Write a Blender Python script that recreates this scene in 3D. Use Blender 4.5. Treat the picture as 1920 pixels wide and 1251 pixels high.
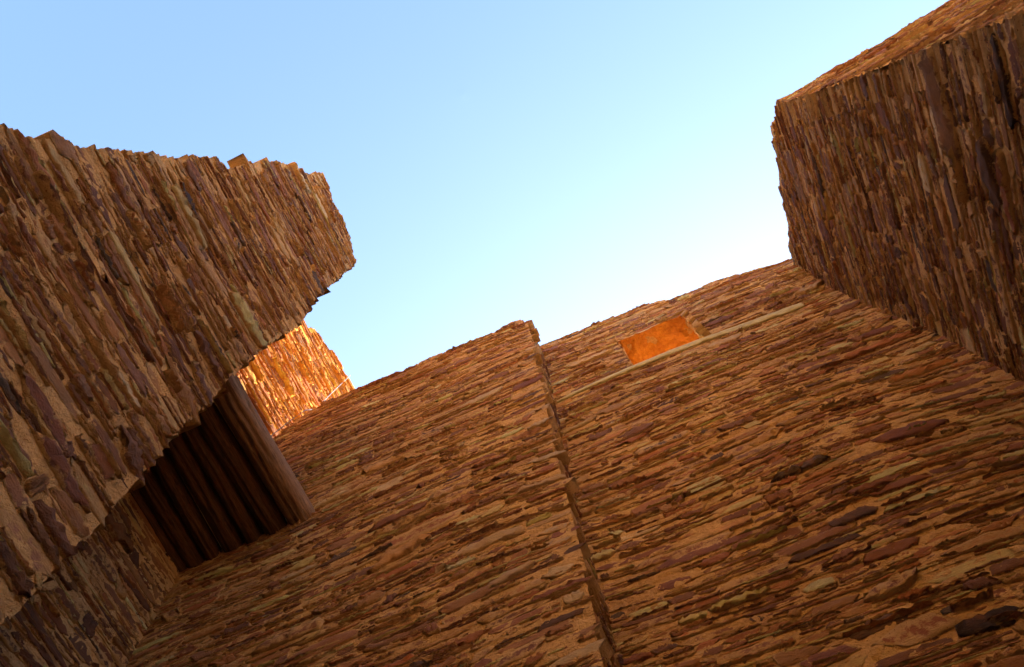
import bpy, math
import numpy as np
from mathutils import Matrix, Vector

for o in list(bpy.data.objects): bpy.data.objects.remove(o)
scene = bpy.context.scene
R = math.radians

# ------------------------------------------------------------------ camera
EYE = 1.6
cd = bpy.data.cameras.new('camera')
cam = bpy.data.objects.new('camera', cd)
scene.collection.objects.link(cam)
cd.sensor_width = 36.0
cd.lens = 36.0 * 1550 / 1920
cd.clip_start = 0.05
cd.clip_end = 2000
right = Vector((0.9187, 0.3908, -0.0569))
down = Vector((-0.3906, 0.8778, -0.2775))
fwd = right.cross(down).normalized()
right = right.normalized(); down = fwd.cross(right).normalized()
m = Matrix(((right.x, -down.x, -fwd.x), (right.y, -down.y, -fwd.y), (right.z, -down.z, -fwd.z)))
cam.matrix_world = Matrix.Translation((0, 0, EYE)) @ m.to_4x4()
scene.camera = cam

# ------------------------------------------------------------------ light
SUN_EL, SUN_AZ = R(28.0), R(80.0)          # azimuth measured from +x towards +y
sdir = Vector((math.cos(SUN_EL) * math.cos(SUN_AZ), math.cos(SUN_EL) * math.sin(SUN_AZ), math.sin(SUN_EL)))
world = bpy.data.worlds.new('World'); scene.world = world
world.use_nodes = True
nt = world.node_tree; nt.nodes.clear()
sky = nt.nodes.new('ShaderNodeTexSky'); sky.sky_type = 'NISHITA'
sky.sun_disc = False
sky.sun_elevation = SUN_EL
sky.sun_rotation = math.pi / 2 - SUN_AZ
sky.altitude = 1900
sky.air_density = 0.72; sky.dust_density = 9.0; sky.ozone_density = 1.2
bg = nt.nodes.new('ShaderNodeBackground'); bg.inputs['Strength'].default_value = 0.117
wo = nt.nodes.new('ShaderNodeOutputWorld')
wb = nt.nodes.new('ShaderNodeMix'); wb.data_type = 'RGBA'; wb.blend_type = 'MULTIPLY'; wb.inputs[0].default_value = 1.0
wb.inputs[7].default_value = (0.88, 0.96, 0.95, 1)      # white balance of the daylight
nt.links.new(sky.outputs[0], wb.inputs[6]); nt.links.new(wb.outputs[2], bg.inputs[0]); nt.links.new(bg.outputs[0], wo.inputs[0])
sl = bpy.data.lights.new('sun', 'SUN'); sl.energy = 4.2; sl.angle = R(0.5); sl.color = (1.0, 0.80, 0.56)
so = bpy.data.objects.new('sun', sl); scene.collection.objects.link(so)
so.rotation_euler = sdir.to_track_quat('Z', 'Y').to_euler()
so.location = (10, 30, 20)
scene.view_settings.view_transform = 'Standard'
scene.view_settings.look = 'None'
scene.view_settings.exposure = 3.14
scene.view_settings.gamma = 1.0
scene.render.engine = 'CYCLES'
scene.cycles.max_bounces = 10
scene.cycles.diffuse_bounces = 8

# ------------------------------------------------------------------ helpers
col = scene.collection

def tag(o, label=None, cat=None, group=None, kind=None):
    if label: o['label'] = label
    if cat: o['category'] = cat
    if group: o['group'] = group
    if kind: o['kind'] = kind
    return o

def empty(name, loc):
    o = bpy.data.objects.new(name, None); col.objects.link(o)
    o.location = loc; o.empty_display_size = 0.3
    return o

def hash2(ix, iy, seed):
    h = (ix.astype(np.int64) * 374761393 + iy.astype(np.int64) * 668265263 + seed * 974634777) & 0xffffffff
    h = ((h ^ (h >> 13)) * 1274126177) & 0xffffffff
    h = (h ^ (h >> 16)) & 0xffffffff
    return h / 4294967295.0

def vnoise(x, y, seed):
    ix = np.floor(x); iy = np.floor(y); fx = x - ix; fy = y - iy
    fx = fx * fx * (3 - 2 * fx); fy = fy * fy * (3 - 2 * fy)
    a = hash2(ix, iy, seed); b = hash2(ix + 1, iy, seed); c = hash2(ix, iy + 1, seed); d = hash2(ix + 1, iy + 1, seed)
    return (a * (1 - fx) + b * fx) * (1 - fy) + (c * (1 - fx) + d * fx) * fy

def fbm(x, y, seed, oct=4):
    s = 0; a = 0.5; n = 0
    for i in range(oct):
        s = s + a * vnoise(x * 2 ** i, y * 2 ** i, seed + 17 * i); n += a; a *= 0.55
    return s / n                                     # 0..1

def inside(u, v, poly):
    r = np.zeros(u.shape, bool); n = len(poly)
    for i in range(n):
        x0, y0 = poly[i]; x1, y1 = poly[(i + 1) % n]
        if y0 == y1: continue
        c = ((y0 > v) != (y1 > v)) & (u < (x1 - x0) * (v - y0) / (y1 - y0) + x0)
        r ^= c
    return r

class Geo:
    """collects vertices, faces, colours and dust values for one mesh"""
    def __init__(s): s.v = []; s.f3 = []; s.f4 = []; s.c = []; s.d = []; s.n = 0; s.m4 = []; s.m3 = []
    def add(s, V, F, C, D, mat=0):
        V = np.asarray(V, float).reshape(-1, 3); k = len(V)
        F = np.asarray(F, np.int64)
        if F.shape[1] == 4: s.f4.append(F + s.n); s.m4.append(np.full(len(F), mat))
        else: s.f3.append(F + s.n); s.m3.append(np.full(len(F), mat))
        s.v.append(V)
        C = np.asarray(C, float); s.c.append(np.broadcast_to(C, (k, 3)) if C.ndim == 1 else C)
        D = np.asarray(D, float); s.d.append(np.broadcast_to(D, (k,)))
        s.n += k
    def build(s, name, mats, parent=None, smooth_mat=None):
        V = np.concatenate(s.v); me = bpy.data.meshes.new(name)
        me.vertices.add(len(V)); me.vertices.foreach_set('co', V.astype(np.float32).ravel())
        loops = []; starts = []; mi = []; p = 0
        for L, M_, k in ((s.f4, s.m4, 4), (s.f3, s.m3, 3)):
            if not L: continue
            F = np.concatenate(L); loops.append(F.ravel()); starts.append(p + k * np.arange(len(F))); p += F.size
            mi.append(np.concatenate(M_))
        loops = np.concatenate(loops); starts = np.concatenate(starts); mi = np.concatenate(mi)
        me.loops.add(len(loops)); me.loops.foreach_set('vertex_index', loops.astype(np.int32))
        me.polygons.add(len(starts)); me.polygons.foreach_set('loop_start', starts.astype(np.int32))
        me.polygons.foreach_set('material_index', mi.astype(np.int32))
        if smooth_mat is not None:
            me.polygons.foreach_set('use_smooth', (mi == smooth_mat))
        me.update(calc_edges=True)
        for m_ in mats: me.materials.append(m_)
        a = me.attributes.new('stone_tint', 'FLOAT_COLOR', 'POINT')
        C = np.concatenate(s.c); a.data.foreach_set('color', np.concatenate([C, np.ones((len(C), 1))], 1).astype(np.float32).ravel())
        a = me.attributes.new('mortar_smear', 'FLOAT', 'POINT')
        a.data.foreach_set('value', np.concatenate(s.d).astype(np.float32))
        o = bpy.data.objects.new(name, me); col.objects.link(o)
        if parent:
            o.parent = parent
            o.matrix_parent_inverse = Matrix.Translation(-parent.location)
        return o

# ------------------------------------------------------------------ materials
def new_mat(name):
    m_ = bpy.data.materials.new(name); m_.use_nodes = True
    t = m_.node_tree; b = t.nodes['Principled BSDF']
    b.inputs['Roughness'].default_value = 0.9
    b.inputs['Specular IOR Level'].default_value = 0.25
    return m_, t, b

def N(t, kind, **kw):
    n = t.nodes.new(kind)
    for k, v_ in kw.items():
        if k in n.inputs: n.inputs[k].default_value = v_
        else: setattr(n, k, v_)
    return n

def noise_node(t, vec, scale, detail=5, rough=0.6, dist=0.0):
    n = N(t, 'ShaderNodeTexNoise'); n.inputs['Scale'].default_value = scale
    n.inputs['Detail'].default_value = detail; n.inputs['Roughness'].default_value = rough
    n.inputs['Distortion'].default_value = dist
    t.links.new(vec, n.inputs['Vector']); return n

def ramp(t, src, p0, p1, c0=(0, 0, 0, 1), c1=(1, 1, 1, 1)):
    r = N(t, 'ShaderNodeValToRGB'); r.color_ramp.elements[0].position = p0; r.color_ramp.elements[1].position = p1
    r.color_ramp.elements[0].color = c0; r.color_ramp.elements[1].color = c1
    t.links.new(src, r.inputs[0]); return r

def mix(t, fac, a, b, mode='MIX'):
    n = N(t, 'ShaderNodeMix', data_type='RGBA', blend_type=mode)
    for sock, val in ((n.inputs['Factor'], fac), (n.inputs['A'], a), (n.inputs['B'], b)):
        if hasattr(val, 'links'): t.links.new(val, sock)
        else: sock.default_value = val
    for i in n.inputs:
        pass
    return n

def mixc(t, fac, a, b, mode='MIX'):
    n = t.nodes.new('ShaderNodeMix'); n.data_type = 'RGBA'; n.blend_type = mode
    fi, ai, bi = n.inputs[0], n.inputs[6], n.inputs[7]
    for sock, val in ((fi, fac), (ai, a), (bi, b)):
        if isinstance(val, bpy.types.NodeSocket): t.links.new(val, sock)
        elif sock is fi: sock.default_value = val
        else: sock.default_value = (*val, 1) if len(val) == 3 else val
    return n.outputs[2]

MORTAR_A = (0.62, 0.415, 0.172)
MORTAR_B = (0.48, 0.285, 0.112)

def mortar_colour(t, vec):
    n1 = noise_node(t, vec, 1.3, 6, 0.6, 0.4)
    n2 = noise_node(t, vec, 26, 6, 0.7)
    c = mixc(t, ramp(t, n1.outputs[0], 0.35, 0.65).outputs[0], MORTAR_B, MORTAR_A)
    c = mixc(t, ramp(t, n2.outputs[0], 0.42, 0.72).outputs[0], c, (0.68, 0.45, 0.20))
    n3 = noise_node(t, vec, 90, 3, 0.6)
    c = mixc(t, ramp(t, n3.outputs[0], 0.60, 0.72).outputs[0], c, (0.26, 0.095, 0.03))
    return c

def weather(t, vec, c, tint):
    # broad stains and wash marks that run over stones and mortar alike
    n = noise_node(t, vec, 0.9, 6, 0.62, 0.5)
    r = ramp(t, n.outputs[0], 0.36, 0.62, (0.76, 0.72, 0.68, 1), (1, 1, 1, 1))
    c = mixc(t, 1.0, c, r.outputs[0], 'MULTIPLY')
    return mixc(t, 1.0, c, tuple(tint), 'MULTIPLY')

def make_mortar(tint=(1, 1, 1)):
    m_, t, b = new_mat('sandy_mortar')
    g = N(t, 'ShaderNodeNewGeometry'); vec = g.outputs['Position']
    t.links.new(weather(t, vec, mortar_colour(t, vec), tint), b.inputs['Base Color'])
    n2 = noise_node(t, vec, 45, 8, 0.75); n3 = noise_node(t, vec, 11, 6, 0.7, 0.5)
    ad = N(t, 'ShaderNodeMath', operation='ADD'); t.links.new(n2.outputs[0], ad.inputs[0])
    mu = N(t, 'ShaderNodeMath', operation='MULTIPLY'); t.links.new(n3.outputs[0], mu.inputs[0]); mu.inputs[1].default_value = 2.5
    t.links.new(mu.outputs[0], ad.inputs[1])
    bp = N(t, 'ShaderNodeBump'); bp.inputs['Strength'].default_value = 1.0; bp.inputs['Distance'].default_value = 0.020
    t.links.new(ad.outputs[0], bp.inputs['Height']); t.links.new(bp.outputs[0], b.inputs['Normal'])
    b.inputs['Roughness'].default_value = 1.0; b.inputs['Specular IOR Level'].default_value = 0.1
    return m_

def make_stone(tint=(1, 1, 1)):
    m_, t, b = new_mat('split_sandstone')
    g = N(t, 'ShaderNodeNewGeometry'); vec = g.outputs['Position']
    at = N(t, 'ShaderNodeAttribute', attribute_name='stone_tint')
    du = N(t, 'ShaderNodeAttribute', attribute_name='mortar_smear')
    mp = N(t, 'ShaderNodeMapping'); mp.inputs['Scale'].default_value = (1, 1, 9); t.links.new(vec, mp.inputs[0])
    st = noise_node(t, mp.outputs[0], 16, 9, 0.78, 0.2)          # bedding streaks
    bl = noise_node(t, vec, 7, 5, 0.6, 0.6)                    # blotches
    sp = noise_node(t, vec, 140, 6, 0.7)                       # grain
    c = mixc(t, ramp(t, st.outputs[0], 0.3, 0.7, (0.62, 0.60, 0.60, 1), (1.35, 1.3, 1.25, 1)).outputs[0], (0, 0, 0), (1, 1, 1))
    # streak tint multiplies the stone's own colour
    rr = ramp(t, st.outputs[0], 0.3, 0.72, (0.56, 0.54, 0.54, 1), (1.0, 1.0, 1.0, 1))
    c = mixc(t, 1.0, at.outputs['Color'], rr.outputs[0], 'MULTIPLY')
    rb = ramp(t, bl.outputs[0], 0.50, 0.72)
    c = mixc(t, rb.outputs[0], c, mixc(t, 0.5, c, (0.40, 0.165, 0.045)))
    rg = ramp(t, sp.outputs[0], 0.35, 0.75, (0.8, 0.8, 0.8, 1), (1.0, 1.0, 1.0, 1))
    c = mixc(t, 0.8, c, rg.outputs[0], 'MULTIPLY')
    # mortar smeared over the edges
    n4 = noise_node(t, vec, 18, 7, 0.72, 0.3)
    s1 = N(t, 'ShaderNodeMath', operation='ADD'); t.links.new(n4.outputs[0], s1.inputs[0]); t.links.new(du.outputs['Fac'], s1.inputs[1])
    rs = ramp(t, s1.outputs[0], 0.84, 0.94)
    c = mixc(t, rs.outputs[0], c, mortar_colour(t, vec))
    c = weather(t, vec, c, tint)
    t.links.new(c, b.inputs['Base Color'])
    ad = N(t, 'ShaderNodeMath', operation='MULTIPLY_ADD'); t.links.new(st.outputs[0], ad.inputs[0]); ad.inputs[1].default_value = 1.6
    t.links.new(sp.outputs[0], ad.inputs[2])
    ad2 = N(t, 'ShaderNodeMath', operation='MULTIPLY_ADD'); t.links.new(n4.outputs[0], ad2.inputs[0]); ad2.inputs[1].default_value = 0.5
    t.links.new(ad.outputs[0], ad2.inputs[2])
    bp = N(t, 'ShaderNodeBump'); bp.inputs['Strength'].default_value = 1.0; bp.inputs['Distance'].default_value = 0.013
    t.links.new(ad2.outputs[0], bp.inputs['Height']); t.links.new(bp.outputs[0], b.inputs['Normal'])
    b.inputs['Roughness'].default_value = 0.82
    return m_

def make_wood(name, ca, cb, axis_scale, crack=0.5):
    m_, t, b = new_mat(name)
    tc = N(t, 'ShaderNodeTexCoord'); mp = N(t, 'ShaderNodeMapping'); mp.inputs['Scale'].default_value = axis_scale
    t.links.new(tc.outputs['Object'], mp.inputs[0])
    n1 = noise_node(t, mp.outputs[0], 5, 8, 0.7, 0.6); n2 = noise_node(t, mp.outputs[0], 22, 6, 0.7, 0.3)
    c = mixc(t, ramp(t, n1.outputs[0], 0.32, 0.68).outputs[0], ca, cb)
    r2 = ramp(t, n2.outputs[0], 0.36, 0.52, (0.25, 0.22, 0.2, 1), (1, 1, 1, 1))
    c = mixc(t, crack, c, r2.outputs[0], 'MULTIPLY')
    t.links.new(c, b.inputs['Base Color'])
    bp = N(t, 'ShaderNodeBump'); bp.inputs['Strength'].default_value = 0.9; bp.inputs['Distance'].default_value = 0.01
    t.links.new(n2.outputs[0], bp.inputs['Height']); t.links.new(bp.outputs[0], b.inputs['Normal'])
    b.inputs['Roughness'].default_value = 0.85
    return m_

def make_clay():
    m_, t, b = new_mat('orange_clay_plaster')
    g = N(t, 'ShaderNodeNewGeometry'); vec = g.outputs['Position']
    n1 = noise_node(t, vec, 5, 7, 0.7, 0.8); n2 = noise_node(t, vec, 30, 6, 0.75)
    c = mixc(t, ramp(t, n1.outputs[0], 0.36, 0.64).outputs[0], (0.42, 0.160, 0.024), (0.58, 0.265, 0.038))
    c = mixc(t, ramp(t, n2.outputs[0], 0.55, 0.75).outputs[0], c, (0.36, 0.12, 0.025))
    t.links.new(c, b.inputs['Base Color'])
    bp = N(t, 'ShaderNodeBump'); bp.inputs['Strength'].default_value = 1.0; bp.inputs['Distance'].default_value = 0.03
    t.links.new(n2.outputs[0], bp.inputs['Height']); t.links.new(bp.outputs[0], b.inputs['Normal'])
    return m_
MORTAR = make_mortar(); STONE = make_stone(); CLAY = make_clay()
SUN_TINT = (0.92, 0.60, 0.17)  # orange glow of the sunlight, put into stone and mortar colour
MORTAR_SUNLIT = make_mortar(SUN_TINT); STONE_SUNLIT = make_stone(SUN_TINT)
for m_ in (MORTAR_SUNLIT, STONE_SUNLIT): m_.name = m_.name.replace('.001', '') + '_sun_tint'
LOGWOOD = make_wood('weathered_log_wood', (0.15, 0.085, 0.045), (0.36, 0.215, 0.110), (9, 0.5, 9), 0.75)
SHADEWOOD = make_wood('shaded_log_wood', (0.055, 0.026, 0.013), (0.16, 0.075, 0.032), (9, 0.5, 9), 0.75)  # log wood darkened to carry the shade of the recess
SILLWOOD = make_wood('lichen_grey_wood', (0.38, 0.32, 0.14), (0.50, 0.44, 0.22), (0.5, 5, 5), 0.6)

# stone colours (albedo) and how common they are
PAL = np.array([
    (0.215, 0.088, 0.056), (0.180, 0.078, 0.056), (0.300, 0.112, 0.054), (0.330, 0.142, 0.062),
    (0.400, 0.190, 0.085), (0.285, 0.130, 0.076), (0.180, 0.082, 0.058), (0.100, 0.060, 0.050),
    (0.600, 0.340, 0.155), (0.680, 0.430, 0.230), (0.330, 0.170, 0.085), (0.370, 0.195, 0.095)])
PW = np.array([17, 16, 13, 11, 9, 11, 12, 3.0, 5.5, 3.6, 1.5, 5]); PW = PW / PW.sum()
PAL = PAL * np.array([1.92, 2.16, 1.80])


# a few large stones one can recognise: along the wall, height above the eye, half length, half height, tint
TINT = dict(tan=(.90, .70, .38), olive=(.76, .54, .28), black=(.075, .045, .030), brown=(.56, .32, .15), maroon=(.36, .15, .090), red=(.56, .23, .11),
            pink=(.62, .34, .20), grey=(.82, .66, .42), purple=(.38, .165, .105), blue=(.16, .095, .065), dark=(.21, .12, .075), yel=(.90, .68, .32))
BIG_PIER = [(-0.21, 3.36, 0.089, 0.035, 'tan'), (-0.01, 3.93, 0.091, 0.055, 'olive'), (0.35, 4.06, 0.089, 0.047, 'black'), (0.42, 6.01, 0.124, 0.064, 'tan'), (0.3, 2.73, 0.164, 0.031, 'brown'), (0.48, 3.09, 0.112, 0.024, 'tan'), (0.36, 2.57, 0.139, 0.034, 'maroon'), (0.56, 2.48, 0.133, 0.035, 'maroon'), (0.65, 4.09, 0.091, 0.037, 'black'), (0.63, 2.18, 0.117, 0.055, 'pink'), (-0.27, 4.23, 0.097, 0.031, 'black'), (-0.09, 4.78, 0.083, 0.052, 'black'), (-0.1, 6.38, 0.094, 0.063, 'tan'), (-0.27, 3.05, 0.052, 0.033, 'maroon'), (0.39, 7.98, 0.123, 0.074, 'tan'), (0.09, 7.66, 0.13, 0.068, 'tan'), (0.64, 4.39, 0.098, 0.028, 'tan'), (-0.46, 3.68, 0.056, 0.066, 'brown')]
BIG_LEFT = [(-1.48, 5.11, 0.352, 0.082, 'red'), (-0.93, 4.58, 0.227, 0.044, 'olive'), (-1.92, 4.98, 0.205, 0.039, 'tan'), (-1.76, 6.09, 0.122, 0.073, 'tan'), (-1.36, 6.83, 0.188, 0.055, 'blue'), (-0.52, 4.44, 0.098, 0.038, 'grey'), (-0.54, 4.29, 0.111, 0.033, 'grey'), (-0.54, 4.0, 0.095, 0.064, 'tan'), (-0.58, 3.59, 0.126, 0.029, 'dark'), (-0.49, 3.72, 0.053, 0.042, 'tan'), (-0.76, 3.88, 0.094, 0.033, 'red'), (-0.82, 4.13, 0.148, 0.037, 'olive'), (-2.35, 6.24, 0.147, 0.035, 'yel'), (-1.49, 6.26, 0.191, 0.035, 'tan'), (-0.94, 7.14, 0.214, 0.044, 'tan'), (-2.38, 5.22, 0.161, 0.03, 'tan')]
BIG_RIGHT = [(-0.15, 4.62, 0.251, 0.066, 'purple'), (0.28, 4.4, 0.337, 0.041, 'purple'), (-0.1, 4.87, 0.188, 0.029, 'tan'), (0.02, 4.23, 0.104, 0.036, 'purple'), (1.77, 4.73, 0.218, 0.067, 'maroon'), (1.31, 5.63, 0.132, 0.029, 'tan'), (2.32, 6.23, 0.139, 0.058, 'maroon'), (2.36, 5.69, 0.131, 0.029, 'yel'), (1.01, 3.51, 0.147, 0.052, 'purple'), (0.84, 3.31, 0.141, 0.048, 'dark'), (0.96, 3.19, 0.164, 0.071, 'red'), (1.11, 4.16, 0.134, 0.049, 'dark'), (0.86, 3.99, 0.201, 0.03, 'dark'), (1.16, 3.34, 0.123, 0.012, 'yel'), (0.69, 3.55, 0.147, 0.038, 'brown'), (1.73, 3.8, 0.153, 0.042, 'dark'), (1.25, 3.08, 0.149, 0.051, 'black'), (-0.06, 5.78, 0.084, 0.057, 'blue'), (0.62, 6.57, 0.141, 0.038, 'blue'), (-0.21, 6.83, 0.161, 0.04, 'tan'), (2.39, 7.79, 0.121, 0.066, 'grey'), (1.37, 7.39, 0.182, 0.06, 'tan'), (0.88, 5.51, 0.224, 0.072, 'brown'), (2.31, 6.75, 0.132, 0.034, 'tan'), (0.55, 3.25, 0.131, 0.05, 'purple'), (0.14, 8.33, 0.273, 0.05, 'tan')]
BIG_BLOCK = [(1.63, 5.34, 0.148, 0.05, 'yel'), (1.12, 5.55, 0.157, 0.033, 'tan'), (1.04, 4.44, 0.177, 0.019, 'tan'), (2.95, 5.34, 0.166, 0.068, 'yel'), (1.02, 4.26, 0.253, 0.043, 'black'), (1.32, 5.05, 0.18, 0.022, 'tan'), (1.84, 5.13, 0.205, 0.053, 'dark'), (1.58, 4.58, 0.231, 0.047, 'dark')]

# ------------------------------------------------------------------ masonry
def pack(u0, u1, v0, v1, row_t, len_mean, rng):
    """courses of unequal flat stones; returns arrays u,v,len,height"""
    du = 0.02 * len_mean / 0.35
    nc = int((u1 - u0) / du) + 1
    rows = []; v = v0
    while v < v1:
        t = row_t * math.exp(rng.normal(0, 0.36)); rows.append((v, t)); v += t
    nr = len(rows); occ = np.zeros((nr + 6, nc), bool); out = []
    rv = np.array([r[0] for r in rows] + [rows[-1][0] + rows[-1][1] * (k + 1) for k in range(7)])
    ks = rng.choice([1, 2, 3, 4, 5], p=[0.44, 0.27, 0.15, 0.09, 0.05], size=nr * nc)
    q = 0
    for i in range(nr):
        c = 0
        while c < nc:
            if occ[i, c]: c += 1; continue
            k = ks[q]; q += 1
            L = int(max(2, len_mean * (0.72 + 0.17 * k) * math.exp(rng.normal(-0.12, 0.52)) / du))
            e = c
            while e < nc and e - c < L and not occ[i, e]: e += 1
            run = e - c
            if e < nc and not occ[i, e]:
                nx = e
                while nx < nc and nx - e < 5 and not occ[i, nx]: nx += 1
                if nx < nc and occ[i, nx] and nx - e < 4: e = nx; run = e - c
            while k > 1 and occ[i:i + k, c:e].any(): k -= 1
            if run * du < 0.10 * len_mean / 0.35 and rng.random() < 0.5: k = 1
            occ[i:i + k, c:e] = True
            out.append((u0 + c * du, u0 + e * du, rv[i], rv[min(i + k, len(rv) - 1)], k))
            c = e
    return np.array(out)

def stones(geo, P, S, uc, vc, rng, seed, scale, prot, warp, gap, body, edge_d, sliver=False, tint=None, dark=1.0):
    n = len(S)
    hl = (S[:, 1] - S[:, 0]) / 2; hh = (S[:, 3] - S[:, 2]) / 2
    hl = np.maximum(hl - gap * scale * rng.uniform(0.001, 0.012, n), 0.012 * scale)
    hh = np.maximum(hh - gap * scale * rng.uniform(0.0005, 0.006, n), 0.005 * scale)
    thin = rng.random(n) < 0.16; hh = np.where(thin, hh * rng.uniform(0.45, 0.8, n), hh)
    m_, K = 13, 8
    s = np.linspace(-1, 1, m_)[None, :] * np.ones((n, 1))
    s[:, 1:-1] += rng.normal(0, 0.03, (n, m_ - 2))
    # straight bedding faces, each end broken off at its own angle
    e1 = rng.uniform(0.04, 0.5, (n, 4)) * np.minimum(1, 1.6 * hh / hl + 0.18)[:, None] * 2
    e2 = rng.uniform(0.05, 1.0, (n, 4)) ** 1.3
    def side(i0, i1):
        l = e2[:, i0:i0 + 1] + (1 - e2[:, i0:i0 + 1]) * np.clip((s + 1) / (e1[:, i0:i0 + 1] + 1e-3), 0, 1)
        r = e2[:, i1:i1 + 1] + (1 - e2[:, i1:i1 + 1]) * np.clip((1 - s) / (e1[:, i1:i1 + 1] + 1e-3), 0, 1)
        taper = 1 - rng.uniform(-0.25, 0.45, (n, 1)) * (0.5 + 0.5 * s * rng.choice([-1, 1], (n, 1)))
        jag = 1 - rng.uniform(0, 0.22, (n, m_)) * (rng.random((n, m_)) < 0.2)
        return l * r * taper * jag
    top = side(0, 1); bot = side(2, 3)
    wob = np.cumsum(rng.normal(0, 0.015, (n, m_)), 1); wob -= wob.mean(1, keepdims=True)
    tilt = rng.normal(0, 0.010, (n, 1)); skew = rng.normal(0, 0.6, (n, 1))
    pr = prot * scale * rng.gamma(2.0, 0.55, (n, 1))
    pr = np.where(rng.random((n, 1)) < 0.06, pr + prot * scale * 1.6, pr)
    pr = np.where(rng.random((n, 1)) < 0.14, pr * 0.25, pr)
    pr = np.clip(pr, 0.004 * scale, None) if sliver else np.minimum(pr, 0.35 * hh[:, None] + 0.10 * hl[:, None])
    facet = rng.normal(0, 0.20, (n, 1)); yaw = rng.normal(0, 0.25, (n, 1))
    #        back  edge  bevel f1    f2    bevel edge back
    kv = np.array([-0.97, -1.0, -0.95, -0.35, 0.30, 0.94, 1.0, 0.97])
    kd = np.array([-9, 0.0, 0.97, 1.0, 0.98, 0.95, 0.0, -9])
    smear = np.array([1, 0.50, 0.30, 0.10, 0.10, 0.28, 0.50, 1.0])
    U = np.zeros((n, m_, K)); V = U.copy(); D = U.copy()
    for k in range(K):
        w = np.where(kv[k] > 0, top, bot) * hh[:, None]
        U[:, :, k] = uc[:, None] + s * hl[:, None] + skew * kv[k] * hh[:, None] * np.abs(s) ** 2
        V[:, :, k] = vc[:, None] + kv[k] * w + wob * hh[:, None] + tilt * s * hl[:, None]
        if kd[k] < -1: D[:, :, k] = -body * scale
        else:
            endf = np.where(np.abs(s) > 0.97, 0.80, 1.0)
            D[:, :, k] = edge_d - 0.006 * scale + kd[k] * pr * endf * (1 + facet * kv[k] + yaw * s) + (kd[k] > 0.5) * rng.normal(0, 0.0012 * scale, (n, m_)) * (1 + 2 * (pr / prot / scale))
            U[:, :, k] += rng.normal(0, 0.002 * scale, (n, m_)); V[:, :, k] += rng.normal(0, 0.0007 * scale, (n, m_))
    if warp is not None: V = V + warp(U, V)
    # low-frequency bulging of the wall
    D = D + bulge(U, V, seed)
    pw_ = PW * np.where(PAL[:, 0] > 0.8, 5.0, 1) if sliver else PW
    ci = rng.choice(len(PAL), n, p=pw_ / pw_.sum())
    # big flat stones are mostly maroon, thin slivers more often pale
    C = PAL[ci] * np.exp(rng.normal(0, 0.13, (n, 1))) * np.exp(rng.normal(0, 0.03, (n, 3)))
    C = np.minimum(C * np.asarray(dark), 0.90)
    if tint is not None: C = tint * np.exp(rng.normal(0, 0.05, (n, 1)))
    XYZ = P(U.ravel(), V.ravel(), D.ravel())
    CC = np.repeat(C, m_ * K, 0)
    dust = np.tile(smear, n * m_).reshape(n, m_, K)
    dust[:, 0, :] = np.maximum(dust[:, 0, :], 0.38); dust[:, -1, :] = np.maximum(dust[:, -1, :], 0.38)
    dirty = rng.choice([0.0, 0.16, 0.34], n, p=[0.42, 0.33, 0.25])
    dust = dust + dirty[:, None, None] - 0.06
    i, j, k = np.meshgrid(np.arange(n), np.arange(m_ - 1), np.arange(K - 1), indexing='ij')
    a = (i * m_ + j) * K + k
    F = np.stack([a, a + K, a + K + 1, a + 1], -1).reshape(-1, 4)
    i2, k2 = np.meshgrid(np.arange(n), np.arange(3), indexing='ij')
    a0 = (i2 * m_) * K
    E0 = np.stack([a0 + k2, a0 + k2 + 1, a0 + 6 - k2, a0 + 7 - k2], -1).reshape(-1, 4)
    a1 = (i2 * m_ + m_ - 1) * K
    E1 = np.stack([a1 + 7 - k2, a1 + 6 - k2, a1 + k2 + 1, a1 + k2], -1).reshape(-1, 4)
    geo.add(XYZ, np.concatenate([F, E0, E1]), CC, dust.ravel(), 0)

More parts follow.
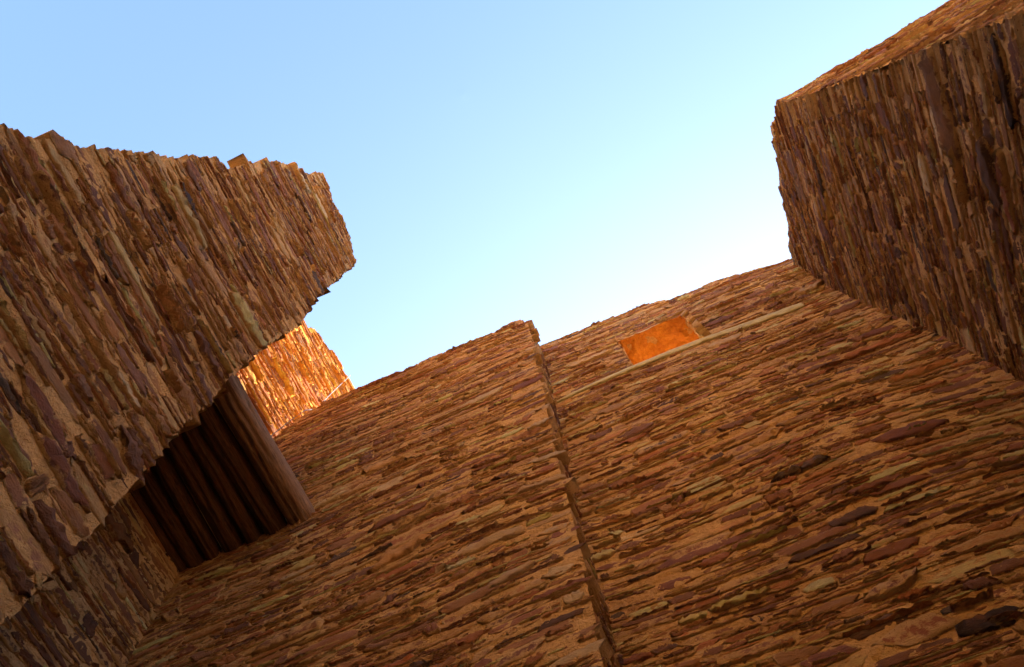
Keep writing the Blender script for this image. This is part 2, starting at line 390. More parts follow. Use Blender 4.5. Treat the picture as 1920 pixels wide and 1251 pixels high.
def masonry(geo, P, poly, seed, scale=1.0, prot=0.0072, row_t=0.0185, len_mean=0.25, warp=None, holes=(), gap=1.0,
            body=0.10, edge_d=0.0, patchiness=0.03, big=(), clear=(), lip_max=0.022, dark=1.0):
    rng = np.random.default_rng(seed)
    poly = np.array(poly, float)
    u0, v0 = poly.min(0) - 0.1; u1, v1 = poly.max(0) + 0.15
    S = pack(u0, u1, v0, v1, row_t * scale, len_mean * scale, rng)
    uc = (S[:, 0] + S[:, 1]) / 2; vc = (S[:, 2] + S[:, 3]) / 2
    if warp is not None: vcw = vc + warp(uc, vc)
    else: vcw = vc
    keep = inside(uc, vcw, poly)
    # ends are trimmed where they would pass the outline (a little stays proud)
    L0 = S[:, 1] - S[:, 0]; 
    ln = np.stack([fbm(uc * 0 + 3.3, vc * 5 / scale, seed + 61, 3), fbm(uc * 0 + 8.1, vc * 5 / scale, seed + 62, 3)], 1)
    lip = (lip_max * (1.9 * ln - 0.45) + rng.uniform(-0.004, 0.004, (len(S), 2))) * scale
    for it in range(30):
        vr = vc + (warp(S[:, 1], vc) if warp is not None else 0); vl = vc + (warp(S[:, 0], vc) if warp is not None else 0)
        o1 = ~inside(S[:, 1] - lip[:, 0], vr, poly); o0 = ~inside(S[:, 0] + lip[:, 1], vl, poly)
        for (a, b, c, d) in holes:
            o1 |= (S[:, 1] > a) & (uc < (a + b) / 2) & (vcw > c) & (vcw < d); o0 |= (S[:, 0] < b) & (uc >= (a + b) / 2) & (vcw > c) & (vcw < d)
        S[:, 1] -= np.where(o1, L0 * 0.03, 0); S[:, 0] += np.where(o0, L0 * 0.03, 0)
    keep &= (S[:, 1] - S[:, 0]) > 0.03 * scale
    for (uu_, vv_, hl_, hh_) in [b_[:4] for b_ in big] + list(clear):
        keep &= ~((np.abs(uc - uu_) < hl_ * .7 + L0 / 2) & (np.abs(vcw - vv_ - EYE) < hh_ * .8 + (S[:, 3] - S[:, 2]) * .36))
    for (a, b, c, d) in holes:
        keep &= ~((S[:, 1] > a - 0.0) & (S[:, 0] < b + 0.0) & (vcw + (S[:, 3] - S[:, 2]) * .3 > c) & (vcw - (S[:, 3] - S[:, 2]) * .2 < d))
    # patches where only mortar shows
    pn = fbm(uc * 1.3 / scale, vc * 2.6 / scale, seed + 5)
    keep &= ~((rng.random(len(S)) < patchiness * (0.4 + 2.2 * (pn > 0.56))) & (S[:, 4] < 3))
    S = S[keep]; uc = (S[:, 0] + S[:, 1]) / 2; vc = vc[keep]; n = len(S)
    stones(geo, P, S, uc, vc, rng, seed, scale, prot, warp, gap, body, edge_d, dark=dark)
    if big:
        Bq = np.array([b_[:4] for b_ in big]); wv = Bq[:, 1] + EYE
        if warp is not None: wv = wv - warp(Bq[:, 0], wv)
        Q = np.stack([Bq[:, 0] - Bq[:, 2], Bq[:, 0] + Bq[:, 2], wv - Bq[:, 3], wv + Bq[:, 3], np.ones(len(Bq))], 1)
        stones(geo, P, Q, Bq[:, 0], wv, rng, seed, scale, prot * 1.5, warp, 0.0, body, edge_d, tint=np.array([TINT[b_[4]] for b_ in big]))
    # thin slivers pushed into the joints
    area = (u1 - u0) * (v1 - v0); ns = int(area * 30 / scale ** 2)
    su = rng.uniform(u0, u1, ns); sv = rng.uniform(v0, v1, ns); sl_ = scale * 0.11 * np.exp(rng.normal(0, 0.55, ns)); sh = scale * rng.uniform(0.0035, 0.0095, ns)
    kp = np.ones(ns, bool)
    for q in (-1, 0, 1):
        kp &= inside(su + q * sl_, sv + (warp(su + q * sl_, sv) if warp is not None else 0), poly)
    for (a, b, c, d) in holes: kp &= ~((su + sl_ > a) & (su - sl_ < b) & (sv > c - .12) & (sv < d + .12))
    su, sv, sl_, sh = su[kp], sv[kp], sl_[kp], sh[kp]
    T = np.stack([su - sl_, su + sl_, sv - sh, sv + sh, np.ones(len(su))], 1)
    stones(geo, P, T, su, sv, rng, seed, scale, prot * 0.8, warp, 0.0, 0.05, edge_d + 0.004 * scale, sliver=True)
    # ---- mortar sheet
    g = 0.016 * scale
    nu = int((u1 - u0) / g); nv = int((v1 - v0) / g)
    uu, vv = np.meshgrid(u0 + g * np.arange(nu), v0 + g * np.arange(nv), indexing='ij')
    uj = uu + g * 0.35 * (hash2(uu / g, vv / g, seed) - .5); vj = vv + g * 0.35 * (hash2(vv / g, uu / g, seed + 1) - .5)
    d = bulge(uj, vj, seed) + scale * (-0.005 + 0.018 * (fbm(uj * 4 / scale, vj * 26 / scale, seed + 9) - 0.5) + 0.012 * (fbm(uj * 26 / scale, vj * 40 / scale, seed + 3, 3) - 0.5)) + edge_d
    slot = fbm(uj * 5 / scale, vj * 34 / scale, seed + 31, 3); d = d - scale * 0.012 * np.clip((0.40 - slot) / 0.07, 0, 1)
    ins = inside(uu + g / 2, vv + g / 2, poly)
    for (a, b, c, e) in holes: ins &= ~((uu > a - g * 0.5) & (uu < b - g * .5) & (vv > c - g * 0.5) & (vv < e - g * .5))
    ii, jj = np.nonzero(ins[:-1, :-1])
    a = ii * nv + jj
    F = np.stack([a, a + nv, a + nv + 1, a + 1], -1)
    used = np.unique(F); remap = np.zeros(nu * nv, np.int64); remap[used] = np.arange(len(used))
    X = P(uj.ravel()[used], vj.ravel()[used], d.ravel()[used])
    geo.add(X, remap[F], (0.4, 0.2, 0.1), 1.0, 1)

def bulge(u, v, seed):
    return 0.07 * (fbm(u * 0.55 + 3, v * 0.55 + 9, 400 + seed, 2) - 0.5)

def slab(geo, P, poly, d0, d1, mat=1):
    """solid core behind a masonry face: outline extruded from depth d0 to d1"""
    poly = [tuple(p) for p in poly]; n = len(poly)
    a = P(np.array([p[0] for p in poly]), np.array([p[1] for p in poly]), np.full(n, d0))
    b = P(np.array([p[0] for p in poly]), np.array([p[1] for p in poly]), np.full(n, d1))
    V = np.concatenate([a, b])
    F = np.array([(i, (i + 1) % n, n + (i + 1) % n, n + i) for i in range(n)])
    from mathutils.geometry import tessellate_polygon
    tri = tessellate_polygon([[Vector((p[0], p[1], 0)) for p in poly]])
    tri = np.array(tri)
    geo.add(V, F, (0.4, 0.2, 0.1), 1.0, mat)
    geo.add(V, np.concatenate([tri, tri[:, ::-1] + n]), (0.4, 0.2, 0.1), 1.0, mat)

BOXF = np.array([(0, 1, 3, 2), (4, 5, 7, 6), (0, 1, 5, 4), (2, 3, 7, 6), (0, 2, 6, 4), (1, 3, 7, 5)])
def lift(pts): return [(a, b + EYE) for a, b in pts]
def shrink(poly, k):
    """pull every outline point k metres towards the inside"""
    p = np.array(poly, float); n = len(p); out = []
    area = 0.5 * sum(p[i][0] * p[(i + 1) % n][1] - p[(i + 1) % n][0] * p[i][1] for i in range(n))
    sg = 1 if area > 0 else -1
    for i in range(n):
        e = p[(i + 1) % n] - p[i - 1]; L = np.hypot(*e) + 1e-9
        out.append(tuple(p[i] + k * sg * np.array([-e[1], e[0]]) / L))
    return out

# ------------------------------------------------------------------ ground
def make_ground():
    m_, t, b = new_mat('packed_red_earth')
    g = N(t, 'ShaderNodeNewGeometry'); n1 = noise_node(t, g.outputs['Position'], 0.8, 8, 0.65)
    n2 = noise_node(t, g.outputs['Position'], 30, 5, 0.7)
    c = mixc(t, ramp(t, n1.outputs[0], 0.35, 0.65).outputs[0], (0.34, 0.17, 0.08), (0.46, 0.26, 0.13))
    c = mixc(t, ramp(t, n2.outputs[0], 0.5, 0.7).outputs[0], c, (0.27, 0.14, 0.08))
    t.links.new(c, b.inputs['Base Color'])
    bp = N(t, 'ShaderNodeBump'); bp.inputs['Distance'].default_value = 0.02; t.links.new(n2.outputs[0], bp.inputs['Height']); t.links.new(bp.outputs[0], b.inputs['Normal'])
    x = np.concatenate([np.linspace(-600, -12, 14), np.linspace(-11, 11, 90), np.linspace(12, 600, 14)])
    X, Y = np.meshgrid(x, x, indexing='ij'); n = len(x)
    Z = 0.05 * (fbm(X * 1.2, Y * 1.2, 77) - 0.5)
    i, j = np.meshgrid(np.arange(n - 1), np.arange(n - 1), indexing='ij'); a = (i * n + j).ravel()
    G = Geo(); G.add(np.stack([X.ravel(), Y.ravel(), Z.ravel()], 1), np.stack([a, a + n, a + n + 1, a + 1], -1), (0.4, 0.2, 0.1), 0.0)
    o = G.build('ground', [m_]); tag(o, kind='structure')
make_ground()

MATS = [STONE, MORTAR]
FLOOR = -EYE - 0.05

# ------------------------------------------------------------------ wall that steps forward (left of the corner)
YL, YR = 2.5, 3.0
edge_l = [(-.33, 8.78), (-.33, 8.46), (-.35, 7.91), (-.36, 7.11), (-.38, 5.97), (-.40, 5.22), (-.40, 4.7), (-.39, 4.27), (-.41, 3.69), (-.43, 3.12), (-.43, 1.5), (-.44, 0), (-.44, FLOOR)]
top_l = [(-3.70, 8.40), (-3.46, 8.52), (-3.25, 8.8), (-3.05, 9.04), (-2.79, 9.09), (-2.48, 9.06), (-2.21, 9.06), (-2.02, 9.07), (-1.75, 8.96), (-1.67, 9.06), (-1.46, 9.07), (-1.27, 9.03), (-1.06, 9.04), (-.73, 8.97), (-.69, 9.04), (-.50, 9.13), (-.40, 9.07)]
poly_l = lift(top_l + edge_l + [(-3.75, FLOOR), (-3.75, 4)])
def PL(u, v, d): return np.stack([u, YL - d, v], -1)
def warp_l(u, v): return 0.05 * np.sin(u * 1.1 + v * 0.3) + 0.025 * np.sin(u * 3.1 + v * 1.7)
def build_left_wall():
    # corner stones that stick out past the arris by a few centimetres
    rq = np.random.default_rng(8); h = 2.2
    while h < 8.9:
        hh_ = rq.uniform(.022, .055); hl_ = rq.uniform(.07, .19); e_ = float(np.interp(h, [p[1] for p in edge_l[::-1]], [p[0] for p in edge_l[::-1]]))
        if not any(abs(h - b_[1]) < hh_ + b_[3] and b_[0] > -.75 for b_ in BIG_LEFT):
            BIG_LEFT.append((e_ - hl_ + rq.uniform(.0, .05), h, hl_, hh_, str(rq.choice(['tan', 'grey', 'maroon', 'purple', 'brown', 'olive', 'red', 'dark']))))
        h += hh_ * 2 + rq.uniform(.02, .22)
    root = tag(empty('stone_wall', (-1.3, YL + 0.4, 0)), 'shaded stone wall jutting forward in the middle with its corner running from peak to bottom edge', 'wall')
    G = Geo(); masonry(G, PL, poly_l, 11, warp=warp_l, big=BIG_LEFT, lip_max=0.07)
    slab(G, PL, shrink(poly_l, 0.035), -0.045, -1.1)
    # higher rear block added out of sight, keeps the sun off the pier
    bk = np.array([(x, y, z + EYE) for x in (-1.55, -.46) for y in (YL + 1.05, YL + 1.7) for z in (FLOOR, 12.0)])
    G.add(bk, BOXF, (0.4, 0.2, 0.1), 1.0, 1)
    masonry(G, lambda u, v, d: np.stack([u, YL + 1.02 - d, v], -1), [(-1.58, 8.8 + EYE), (-.43, 8.8 + EYE), (-.43, 12.03 + EYE), (-1.58, 12.03 + EYE)], 13)
    masonry(G, lambda u, v, d: np.stack([-.43 + d, u, v], -1), [(YL + 1.0, 9 + EYE), (YL + 1.72, 9 + EYE), (YL + 1.72, 12.03 + EYE), (YL + 1.0, 12.03 + EYE)], 14)
    G.build('wall_face', MATS, root)
    # the narrow return of the corner, half a metre deep, facing right
    e = np.array(edge_l); ev = e[::-1, 1] + EYE; eu = e[::-1, 0]
    def PS(u, v, d): return np.stack([np.interp(v, ev, eu) + d - 0.012, u, v], -1)
    H = Geo(); masonry(H, PS, [(YL + 0.055, FLOOR + EYE), (YR + 0.12, FLOOR + EYE), (YR + 0.12, 9.1 + EYE), (YL + 0.055, 8.95 + EYE)], 12, scale=0.9, len_mean=0.26, row_t=0.026, prot=0.011, dark=0.75)  # stones coloured darker to give the return its shade
    H.build('corner_return', MATS, root)
build_left_wall()

# ------------------------------------------------------------------ wall with the small window
top_r = [(-.45, 9.53), (-.37, 9.51), (.1, 9.45), (.35, 9.47), (.64, 9.4), (.98, 9.37), (1.18, 9.27), (1.24, 9.19), (1.51, 9.14), (1.78, 9.14), (2.06, 9.07), (2.07, 8.98), (2.17, 8.98), (2.35, 8.89), (2.59, 8.82), (2.9, 8.7)]
poly_r = lift([(-.5, FLOOR), (-.5, 9.4)] + top_r + [(2.9, 8.4), (2.9, FLOOR)])
def PR(u, v, d): return np.stack([u, YR - d, v], -1)
def warp_r(u, v): return 0.05 * np.sin(u * 0.9 + v * 0.35) + 0.025 * np.sin(u * 2.7 + v * 1.3 + 2) - 0.07 * np.maximum(u - 1.1, 0) ** 1.5
WIN = (.50, 1.24, 7.62 + EYE, 8.52 + EYE)
DEPTH = 1.15
def sill_height(t):
    return 7.545 + 0.09 * np.sin(t * 2.9) - 0.09 * t ** 2
SILL_GAP = [(-.33 + 2.52 * t, float(sill_height(t)) , .05, 0.018 + .035 * t) for t in np.linspace(0.02, 0.98, 30)]
def build_window_wall():
    root = tag(empty('stone_wall', (1.7, YR + 0.5, 0)), 'shaded stone wall pierced by a small glowing orange window below its sloping top', 'wall')
    G = Geo(); masonry(G, PR, poly_r, 21, warp=warp_r, holes=[WIN], big=BIG_RIGHT, clear=SILL_GAP)
    # core in four pieces round the opening
    a, b, c, d = WIN; ps = shrink(poly_r, 0.035)
    tp = lift([(-.40, 9.46), (.35, 9.42), (.98, 9.32), (1.24, 9.13), (1.78, 9.09), (2.17, 8.92), (2.6, 8.76), (2.9, 8.65)])
    slab(G, PR, [(-.40, FLOOR + EYE), (2.9, FLOOR + EYE), (2.9, c), (-.40, c)], -0.045, -DEPTH)
    slab(G, PR, [(-.40, d)] + tp + [(2.9, d)], -0.045, -DEPTH)
    slab(G, PR, [(-.40, c), (a - .03, c), (a - .03, d), (-.40, d)], -0.045, -DEPTH)
    # right of the opening the core is cut on the splay
    sp = 0.52 * (DEPTH - 0.045)
    V = np.array([(b + .02, YR + .045, c), (2.9, YR + .045, c), (2.9, YR + DEPTH, c), (b + .02 + sp, YR + DEPTH, c),
                  (b + .02, YR + .045, d), (2.9, YR + .045, d), (2.9, YR + DEPTH, d), (b + .02 + sp, YR + DEPTH, d)])
    G.add(V, np.array([(0, 1, 2, 3), (4, 5, 6, 7), (0, 1, 5, 4), (1, 2, 6, 5), (2, 3, 7, 6)]), (0.4, 0.2, 0.1), 1.0, 1)
    G.build('wall_face', MATS, root)
    # window reveal: plastered soffit, two jambs and bottom bed, rough sheets
    W = Geo()
    def sheet(O, A, B, nn, seed, na, nb, amp=0.02):
        O, A, B, nn = map(np.array, (O, A, B, nn))
        s, t_ = np.meshgrid(np.linspace(0, 1, na), np.linspace(0, 1, nb), indexing='ij')
        LA, LB = np.linalg.norm(A), np.linalg.norm(B)
        h = amp * (fbm(s * LA * 9, t_ * LB * 9, seed) - 0.5) * 2
        Pt = O + s[..., None] * A + t_[..., None] * B + h[..., None] * nn
        i, j = np.meshgrid(np.arange(na - 1), np.arange(nb - 1), indexing='ij'); q = (i * nb + j).ravel()
        W.add(Pt.reshape(-1, 3), np.stack([q, q + nb, q + nb + 1, q + 1], -1), (0.4, 0.2, 0.1), 1.0, 1)
    sheet((a - .02, YR + .01, d - .015), (b - a + .05 + sp, 0, 0), (0, DEPTH, 0), (0, 0, 1), 31, 110, 120, 0.045)
    sheet((a - .005, YR + .01, c), (0, DEPTH, 0), (0, 0, d - c), (1, 0, 0), 33, 50, 40)
    sheet((a - .02, YR + .01, c + .01), (b - a + .05 + sp, 0, 0), (0, DEPTH, 0), (0, 0, 1), 34, 60, 50)
    # splayed right jamb laid in stones
    L = math.hypot(sp, DEPTH)
    ax = np.array([sp, DEPTH]) / L; nx = np.array([-DEPTH, sp]) / L
    def PJ(u, v, dd): return np.stack([b + ax[0] * u + nx[0] * dd, YR + .0 + ax[1] * u + nx[1] * dd, v], -1)
    masonry(W, PJ, [(0.0, c), (L, c), (L, d), (0.0, d)], 35, scale=0.8, len_mean=0.3, row_t=0.034, prot=0.014)
    W.build('window_reveal', [STONE, CLAY], root)
    # wooden sill running under the window, thicker towards the right
    n = 110; B = Geo(); ring = 10
    xs = np.linspace(-.33, 2.19, n); tt = np.linspace(0, 1, n)
    rng = np.random.default_rng(3)
    th = np.interp(tt, [0, .05, .3, .7, .97, 1], [.014, .036, .050, .062, .072, .055])
    zc = EYE + sill_height(tt)
    Vs = []
    yb = YR + 0.022 - bulge(xs, zc, 21)
    prof_ = [(-.040, -.9), (-.040, .1), (-.036, .75), (-.020, 1.0), (.06, 1.0), (.10, .5), (.10, -.5), (.06, -1.0), (-.015, -1.0), (-.034, -.97)]
    for k in range(ring):
        nz = 0.006 * (fbm(tt * 34 + k * 3, np.full(n, k * 1.7), 5) - .5) * 2
        Vs.append(np.stack([xs, yb + prof_[k][0] + nz, zc + prof_[k][1] * th + nz], -1))
    Vs = np.stack(Vs, 1).reshape(-1, 3)
    i, j = np.meshgrid(np.arange(n - 1), np.arange(ring), indexing='ij')
    F = np.stack([i * ring + j, i * ring + (j + 1) % ring, (i + 1) * ring + (j + 1) % ring, (i + 1) * ring + j], -1).reshape(-1, 4)
    B.add(Vs, F, (0.4, 0.3, 0.2), 0.0)
    cap = [(0, k, k + 1) for k in range(1, ring - 1)]; capb = [((n - 1) * ring, (n - 1) * ring + k + 1, (n - 1) * ring + k) for k in range(1, ring - 1)]
    B.add(Vs, np.array(cap + capb), (0.4, 0.3, 0.2), 0.0)
    s_ = B.build('window_sill', [SILLWOOD], root)
    s_['label'] = 'long pale greenish wooden sill beam under the window'
build_window_wall()

# ------------------------------------------------------------------ near pier on the left
XP = -1.65
pier = [(-0.66, 2.6), (-0.58, 3.32), (-0.55, 3.4), (-0.53, 3.42), (-0.5, 3.53), (-0.52, 3.66), (-0.5, 3.73), (-0.46, 3.78), (-0.44, 4.04), (-0.42, 4.16), (-0.4, 4.37), (-0.38, 4.59), (-0.36, 4.71), (-0.31, 5.03), (-0.31, 5.23), (-0.27, 5.64), (-0.21, 5.71), (-0.17, 5.74), (-0.17, 6.21), (-0.16, 6.79), (-0.09, 7.37), (0.0, 7.72), (0.09, 8.13), (0.14, 8.84), (0.29, 8.79), (0.43, 8.61), (0.64, 8.57), (0.82, 8.61), (0.96, 8.33), (1.07, 8.26), (1.01, 7.41), (0.97, 6.76), (0.93, 6.24), (0.94, 5.8), (0.94, 5.4), (0.88, 4.99), (0.83, 4.54), (0.82, 4.19), (0.8, 4.05), (0.81, 3.74), (0.78, 3.43), (0.78, 3.11), (0.78, 2.84), (0.77, 2.51), (0.76, 2.19), (0.75, 1.92), (.74, 1.0), (.73, 0), (.72, FLOOR), (-1.2, FLOOR), (-1.0, 0), (-.8, 1.5)]
poly_p = lift(pier)
def PP(u, v, d): return np.stack([XP + d, u, v], -1)
def build_pier():
    root = tag(empty('stone_pier', (-1.8, 0.2, 0)), 'large shaded stone pier at the left with ragged broken edges, nearest to the viewer', 'pier')
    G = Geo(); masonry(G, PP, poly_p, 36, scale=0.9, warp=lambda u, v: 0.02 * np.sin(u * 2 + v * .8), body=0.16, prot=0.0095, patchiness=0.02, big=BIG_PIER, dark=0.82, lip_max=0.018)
    slab(G, PP, shrink(poly_p, 0.03), -0.045, -2.0)
    G.build('wall_face', MATS, root)
    # unseen rear block added to bounce sunlight onto the forward wall
    B = Geo(); x0, x1, y0, y1, zt = -3.42, -2.3, .48, 1.06, 11.4 + EYE
    V = np.array([(x, y, z) for x in (x0, x1) for y in (y0, y1) for z in (6.5 + EYE, zt)])
    B.add(V, np.array([(0, 1, 3, 2), (4, 5, 7, 6), (0, 1, 5, 4), (2, 3, 7, 6), (0, 2, 6, 4), (1, 3, 7, 5)]), (0.4, 0.2, 0.1), 1.0, 1)
    masonry(B, lambda u, v, d: np.stack([u, y1 + .03 + d, v], -1), [(x0, 6.5 + EYE), (x1 + .04, 6.5 + EYE), (x1 + .04, zt), (x0, zt)], 36)
    masonry(B, lambda u, v, d: np.stack([x1 + .03 + d, u, v], -1), [(y0 - .03, 6.5 + EYE), (y1 + .04, 6.5 + EYE), (y1 + .04, zt), (y0 - .03, zt)], 37, len_mean=0.2)
    B.build('bounce_masonry', [STONE_SUNLIT, MORTAR_SUNLIT], root)
build_pier()

# ------------------------------------------------------------------ dark recess wall under the beams, and the tall sunlit wall above them
def build_recess():
    def PB(u, v, d): return np.stack([-3.63 + d, u, v], -1)
    poly = lift([(.2, FLOOR), (2.62, FLOOR), (2.62, 6.14), (.2, 6.14)])
    root = tag(empty('recess_wall', (-4.0, 1.5, 0)), 'dark shadowed stone wall at the bottom left under the wooden beams', 'wall')
    G = Geo(); masonry(G, PB, poly, 41, scale=1.15, patchiness=0.05, dark=0.62)  # recess shadow partly put into the stone colour
    slab(G, PB, shrink(poly, 0.02), -0.045, -0.9)
    G.build('wall_face', MATS, root)
build_recess()

XO = -3.50
poly_o = lift([(.5, 6.27), (5.2, 6.27), (5.2, 12.9), (4.2, 12.85), (3.54, 12.81), (3.34, 12.8), (3.08, 12.7), (2.8, 12.71), (2.62, 12.53), (2.41, 12.48), (2.27, 12.38), (2.16, 12.08), (2.03, 12.09), (1.6, 11.8), (1.0, 11.2), (.5, 10.9)])
def PO(u, v, d): return np.stack([XO + d, u, v], -1)
def build_tall_wall():
    root = tag(empty('sunlit_wall', (-3.9, 3.0, 6.3 + EYE)), 'tall sunlit orange stone wall rising behind the beams and the shaded walls', 'wall')
    G = Geo(); masonry(G, PO, poly_o, 51, scale=1.1, prot=0.012, row_t=0.022, len_mean=0.32, warp=lambda u, v: 0.05 * np.sin(u * 1.3 + v * .2))
    slab(G, PO, shrink(poly_o, 0.04), -0.055, -0.9)
    G.build('wall_face', [STONE_SUNLIT, MORTAR_SUNLIT], root)
    # packed fill lying over the beams, in front of the wall
    H = Geo()
    V = np.array([(x, y, z) for x in (-3.54, -2.60) for y in (.55, 2.46) for z in (6.26 + EYE, 6.36 + EYE)])
    H.add(V, np.array([(0, 1, 3, 2), (4, 5, 7, 6), (0, 1, 5, 4), (2, 3, 7, 6), (0, 2, 6, 4), (1, 3, 7, 5)]), (0.4, 0.2, 0.1), 1.0, 1)
    H.build('beam_fill', MATS, root)
build_tall_wall()

# ------------------------------------------------------------------ wooden beams
BEAM_LABELS = [
    'weathered squared log at the outer edge, its cracked side lit beside the orange wall',
    'dark log second in from the bright outer one',
    'dark log third in from the bright outer one',
    'dark log fourth in from the bright outer one',
    'dark log fifth in from the bright outer one',
    'dark log second from the recess wall at the back of the ceiling',
    'dark log hard against the recess wall, deepest in shadow']
def beam(p0, p1, r, seed, label, square=2.0):
    n, ring = 90, 44
    p0 = Vector(p0); p1 = Vector(p1); L = (p1 - p0).length
    t_ = np.linspace(0, 1, n)[:, None] * np.ones((1, ring)); k = np.ones((n, 1)) * np.linspace(0, 2 * math.pi, ring, endpoint=False)[None, :]
    rr = (np.abs(np.cos(k)) ** square + np.abs(np.sin(k)) ** square) ** (-1 / square)
    kk = k * ring / (2 * math.pi)
    rad = r * rr * (1 + 0.05 * (fbm(t_ * 5, np.cos(k) * 1.5 + 5, seed) - .5) * 2)
    cr = fbm(t_ * L * 1.1 + 0.1 * kk, kk * 0.8, seed + 7, 4)
    rad = rad - r * 0.16 * np.clip((0.44 - cr) / 0.06, 0, 1) - r * 0.04 * (fbm(t_ * L * 6, kk * 1.1, seed + 2) - .5)
    bend = 0.02 * np.sin(t_ * 3.1 + seed)
    X = np.cos(k) * rad + bend; Z = np.sin(k) * rad; Y = t_ * L
    V = np.stack([X, Y, Z], -1).reshape(-1, 3)
    i, j = np.meshgrid(np.arange(n - 1), np.arange(ring), indexing='ij')
    F = np.stack([i * ring + j, (i + 1) * ring + j, (i + 1) * ring + (j + 1) % ring, i * ring + (j + 1) % ring], -1).reshape(-1, 4)
    G = Geo(); G.add(V, F, (0.4, 0.2, 0.1), 0.0)
    c = np.array([[0, 0, 0], [0, L, 0]]); base = 2
    V2 = np.concatenate([c, V[:ring], V[-ring:]])
    G.add(V2, np.array([(0, 2 + k_, 2 + (k_ + 1) % ring) for k_ in range(ring)] + [(1, 2 + ring + (k_ + 1) % ring, 2 + ring + k_) for k_ in range(ring)]), (0.4, 0.2, 0.1), 0.0)
    o = G.build('ceiling_log', [LOGWOOD if seed == 60 else SHADEWOOD])
    o.location = p0
    d = (p1 - p0).normalized(); o.rotation_euler = (math.asin(d.z), 0, math.atan2(-d.x, d.y))
    tag(o, label, 'log', 'ceiling logs over the recess')
    return o
bx = [-2.572, -2.80, -2.985, -3.155, -3.32, -3.475, -3.62]
br = [.112, .098, .080, .094, .072, .088, .070]
for i in range(7):
    beam((bx[i] + 0.01 - 0.02 * (i % 2), 0.5, 6.04 + EYE + br[i]), (bx[i] + (0.02 if i == 0 else 0), 2.62, 6.04 + EYE + br[i]), br[i], 60 + i, BEAM_LABELS[i], 2.4 if i == 0 else 2.0)

# ------------------------------------------------------------------ big buttress on the right
def bx_face(v): return 2.57 + 0.0 * v
def PBk(u, v, d): return np.stack([bx_face(v) - d, u, v], -1)
def by_end(v, x=2.57): return 0.163 + 0.1376 * (v - EYE) - 0.12 * (x - 2.57)
def build_block():
    side = [(1.13, 7.54), (1.14, 7.27), (1.11, 6.7), (1.06, 6.24), (1.00, 5.9), (.96, 5.65), (.94, 5.43), (.91, 5.21), (.85, 5.1), (.83, 4.93), (.81, 4.71), (.77, 4.55), (.75, 4.36), (.73, 4.18), (.71, 4.02), (.57, 3.0), (.37, 1.5), (.16, 0), (-.06, FLOOR)]
    topb = [(3.25, 8.7), (2.95, 8.57), (2.78, 8.59), (2.56, 8.41), (2.37, 8.32), (2.07, 8.23), (1.84, 8.07), (1.6, 8.0), (1.4, 7.92), (1.32, 7.72)]
    poly = lift(topb + side + [(3.25, FLOOR)])
    root = tag(empty('stone_buttress', (4.5, 1.8, 0)), 'dark massive stone buttress at the right whose upper end face shows as a lighter strip', 'buttress')
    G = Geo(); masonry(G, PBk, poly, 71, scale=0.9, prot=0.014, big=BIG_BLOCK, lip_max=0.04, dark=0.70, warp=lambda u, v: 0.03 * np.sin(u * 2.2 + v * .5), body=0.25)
    # end face
    def PE(u, v, d): return np.stack([u, by_end(v, u) - d - 0.01, v], -1)
    endp = lift([(2.56, 0), (2.56, 4.8), (2.56, 7.54), (2.75, 7.72), (3.0, 7.9), (3.35, 7.93), (3.5, 8.05), (4.0, 8.0), (4.4, 8.08), (4.7, 7.98), (5.1, 8.02), (5.6, 7.95), (6.2, 7.9), (7.0, 7.9), (7.0, FLOOR), (2.56, FLOOR)])
    H = Geo(); masonry(H, PE, endp, 72, scale=0.9, prot=0.016, patchiness=0.01, body=0.25)
    G.build('side_face', MATS, root); H.build('end_face', MATS, root)
    # solid core, battered on two sides
    C = Geo(); ins = 0.06
    lv = [FLOOR, 0, 2, 4, 6, 7.0, 7.45]
    Vs = []
    for h in lv:
        v = h + EYE; x = bx_face(v) + ins; y = by_end(v) + ins
        Vs += [(x, y, v), (7.0, by_end(v, 7.0) + ins, v), (7.0, 3.4, v), (x, 3.4, v)]
    F = []
    for i in range(len(lv) - 1):
        for j in range(4): F.append((i * 4 + j, i * 4 + (j + 1) % 4, i * 4 + 4 + (j + 1) % 4, i * 4 + 4 + j))
    k = (len(lv) - 1) * 4; F.append((k, k + 1, k + 2, k + 3))
    C.add(np.array(Vs), np.array(F), (0.4, 0.2, 0.1), 1.0, 1)
    # stepped crown of the core
    yy = [1.42, 1.75, 2.2, 2.6, 3.0]; zz = [7.85, 8.02, 8.22, 8.4, 8.55]
    for a in range(5):
        y0 = yy[a]; y1 = 3.4; z0 = (7.45 if a == 0 else zz[a - 1]) + EYE; z1 = zz[a] + EYE - .04
        x0 = bx_face(z1) + ins + 0.02; x1 = 6.99 - a * 0.01
        V = np.array([(x, y, z) for x in (x0, x1) for y in (y0, y1 - a * .003) for z in (z0 - .01, z1)])
        C.add(V, np.array([(0, 1, 3, 2), (4, 5, 7, 6), (0, 1, 5, 4), (2, 3, 7, 6), (0, 2, 6, 4), (1, 3, 7, 5)]), (0.4, 0.2, 0.1), 1.0, 1)
    C.build('core', MATS, root)
build_block()

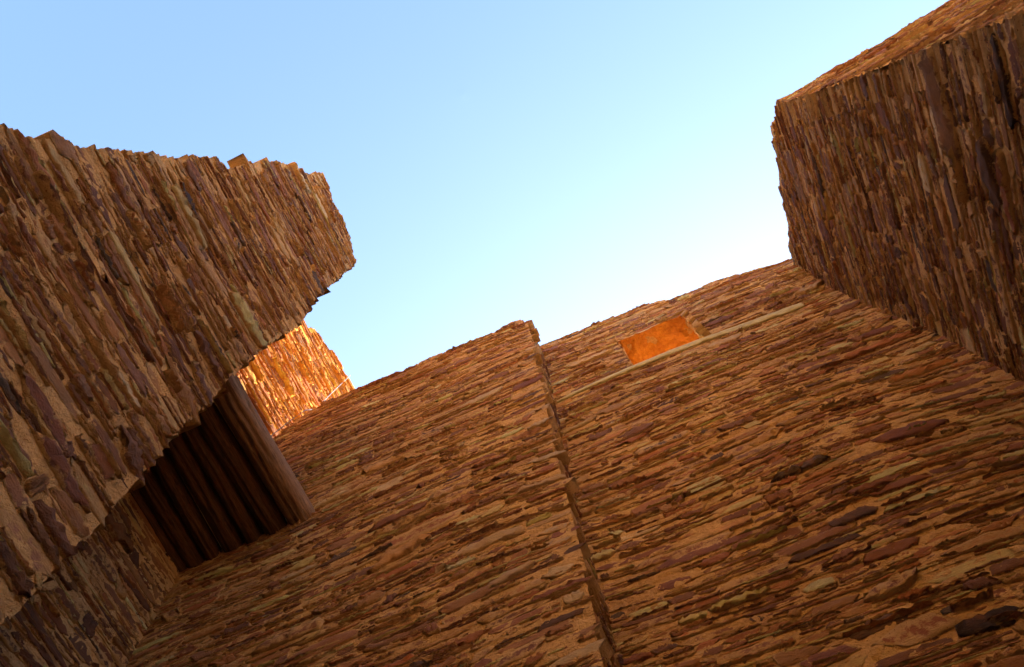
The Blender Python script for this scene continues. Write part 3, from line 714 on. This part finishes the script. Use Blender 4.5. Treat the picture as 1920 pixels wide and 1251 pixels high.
# ------------------------------------------------------------------ wall added behind the viewer, bounces warm sunlight into the shade
def build_bounce_wall():
    def PQ(u, v, d): return np.stack([-u, -4.5 + d, v], -1)
    poly = lift([(-8, FLOOR), (6, FLOOR), (6, 11.0), (4.2, 11.4), (3, 11.2), (1, 11.5), (-1, 11.6), (-3, 11.1), (-5, 10.8), (-8, 10.2)])
    root = tag(empty('stone_wall', (2, -4.9, 0)), 'tall sunlit stone wall added behind the viewer for its warm bounce, opposite the window wall', 'wall')
    G = Geo(); masonry(G, PQ, poly, 91, scale=2.2)
    slab(G, PQ, shrink(poly, 0.03), -0.05, -0.9)
    G.build('wall_face', MATS, root)
build_bounce_wall()

# ------------------------------------------------------------------ thin grey cable along the wall top and across the sunlit wall
def tube(pts, r, mat, name):
    pts = [Vector(p) for p in pts]; G = Geo(); ring = 8; Vs = []
    for i, p in enumerate(pts):
        d = (pts[min(i + 1, len(pts) - 1)] - pts[max(i - 1, 0)]).normalized()
        a = d.cross(Vector((0.3, 0.2, 0.93))).normalized(); b = d.cross(a)
        for k in range(ring):
            an = 2 * math.pi * k / ring; Vs.append(p + r * (math.cos(an) * a + math.sin(an) * b))
    n = len(pts)
    F = [(i * ring + j, i * ring + (j + 1) % ring, (i + 1) * ring + (j + 1) % ring, (i + 1) * ring + j) for i in range(n - 1) for j in range(ring)]
    G.add(np.array([tuple(v) for v in Vs]), np.array(F), (0.4, 0.4, 0.4), 0.0)
    return G.build(name, [mat])
CAB, t, b = new_mat('grey_cable_sheath')
b.inputs['Base Color'].default_value = (0.42, 0.42, 0.43, 1); b.inputs['Roughness'].default_value = 0.5
n_ = noise_node(t, N(t, 'ShaderNodeNewGeometry').outputs['Position'], 25, 4)
t.links.new(ramp(t, n_.outputs[0], 0.3, 0.7, (0.16, 0.16, 0.165, 1), (0.30, 0.30, 0.31, 1)).outputs[0], b.inputs['Base Color'])
cab = tube([(-3.43, 2.44, 8.38 + EYE), (-3.31, 2.44, 8.53 + EYE), (-3.19, 2.44, 8.71 + EYE), (-3.05, 2.45, 8.9 + EYE), (-3.06, 2.6, 9.3 + EYE), (-3.2, 2.78, 9.9 + EYE), (-3.34, 2.9, 10.6 + EYE), (-3.44, 3.06, 11.43 + EYE), (-3.46, 3.18, 12.14 + EYE), (-3.46, 3.29, 12.85 + EYE)], 0.006, CAB, 'cable')
tag(cab, 'thin grey cable running along the wall corner and across the sunlit orange wall', 'cable')
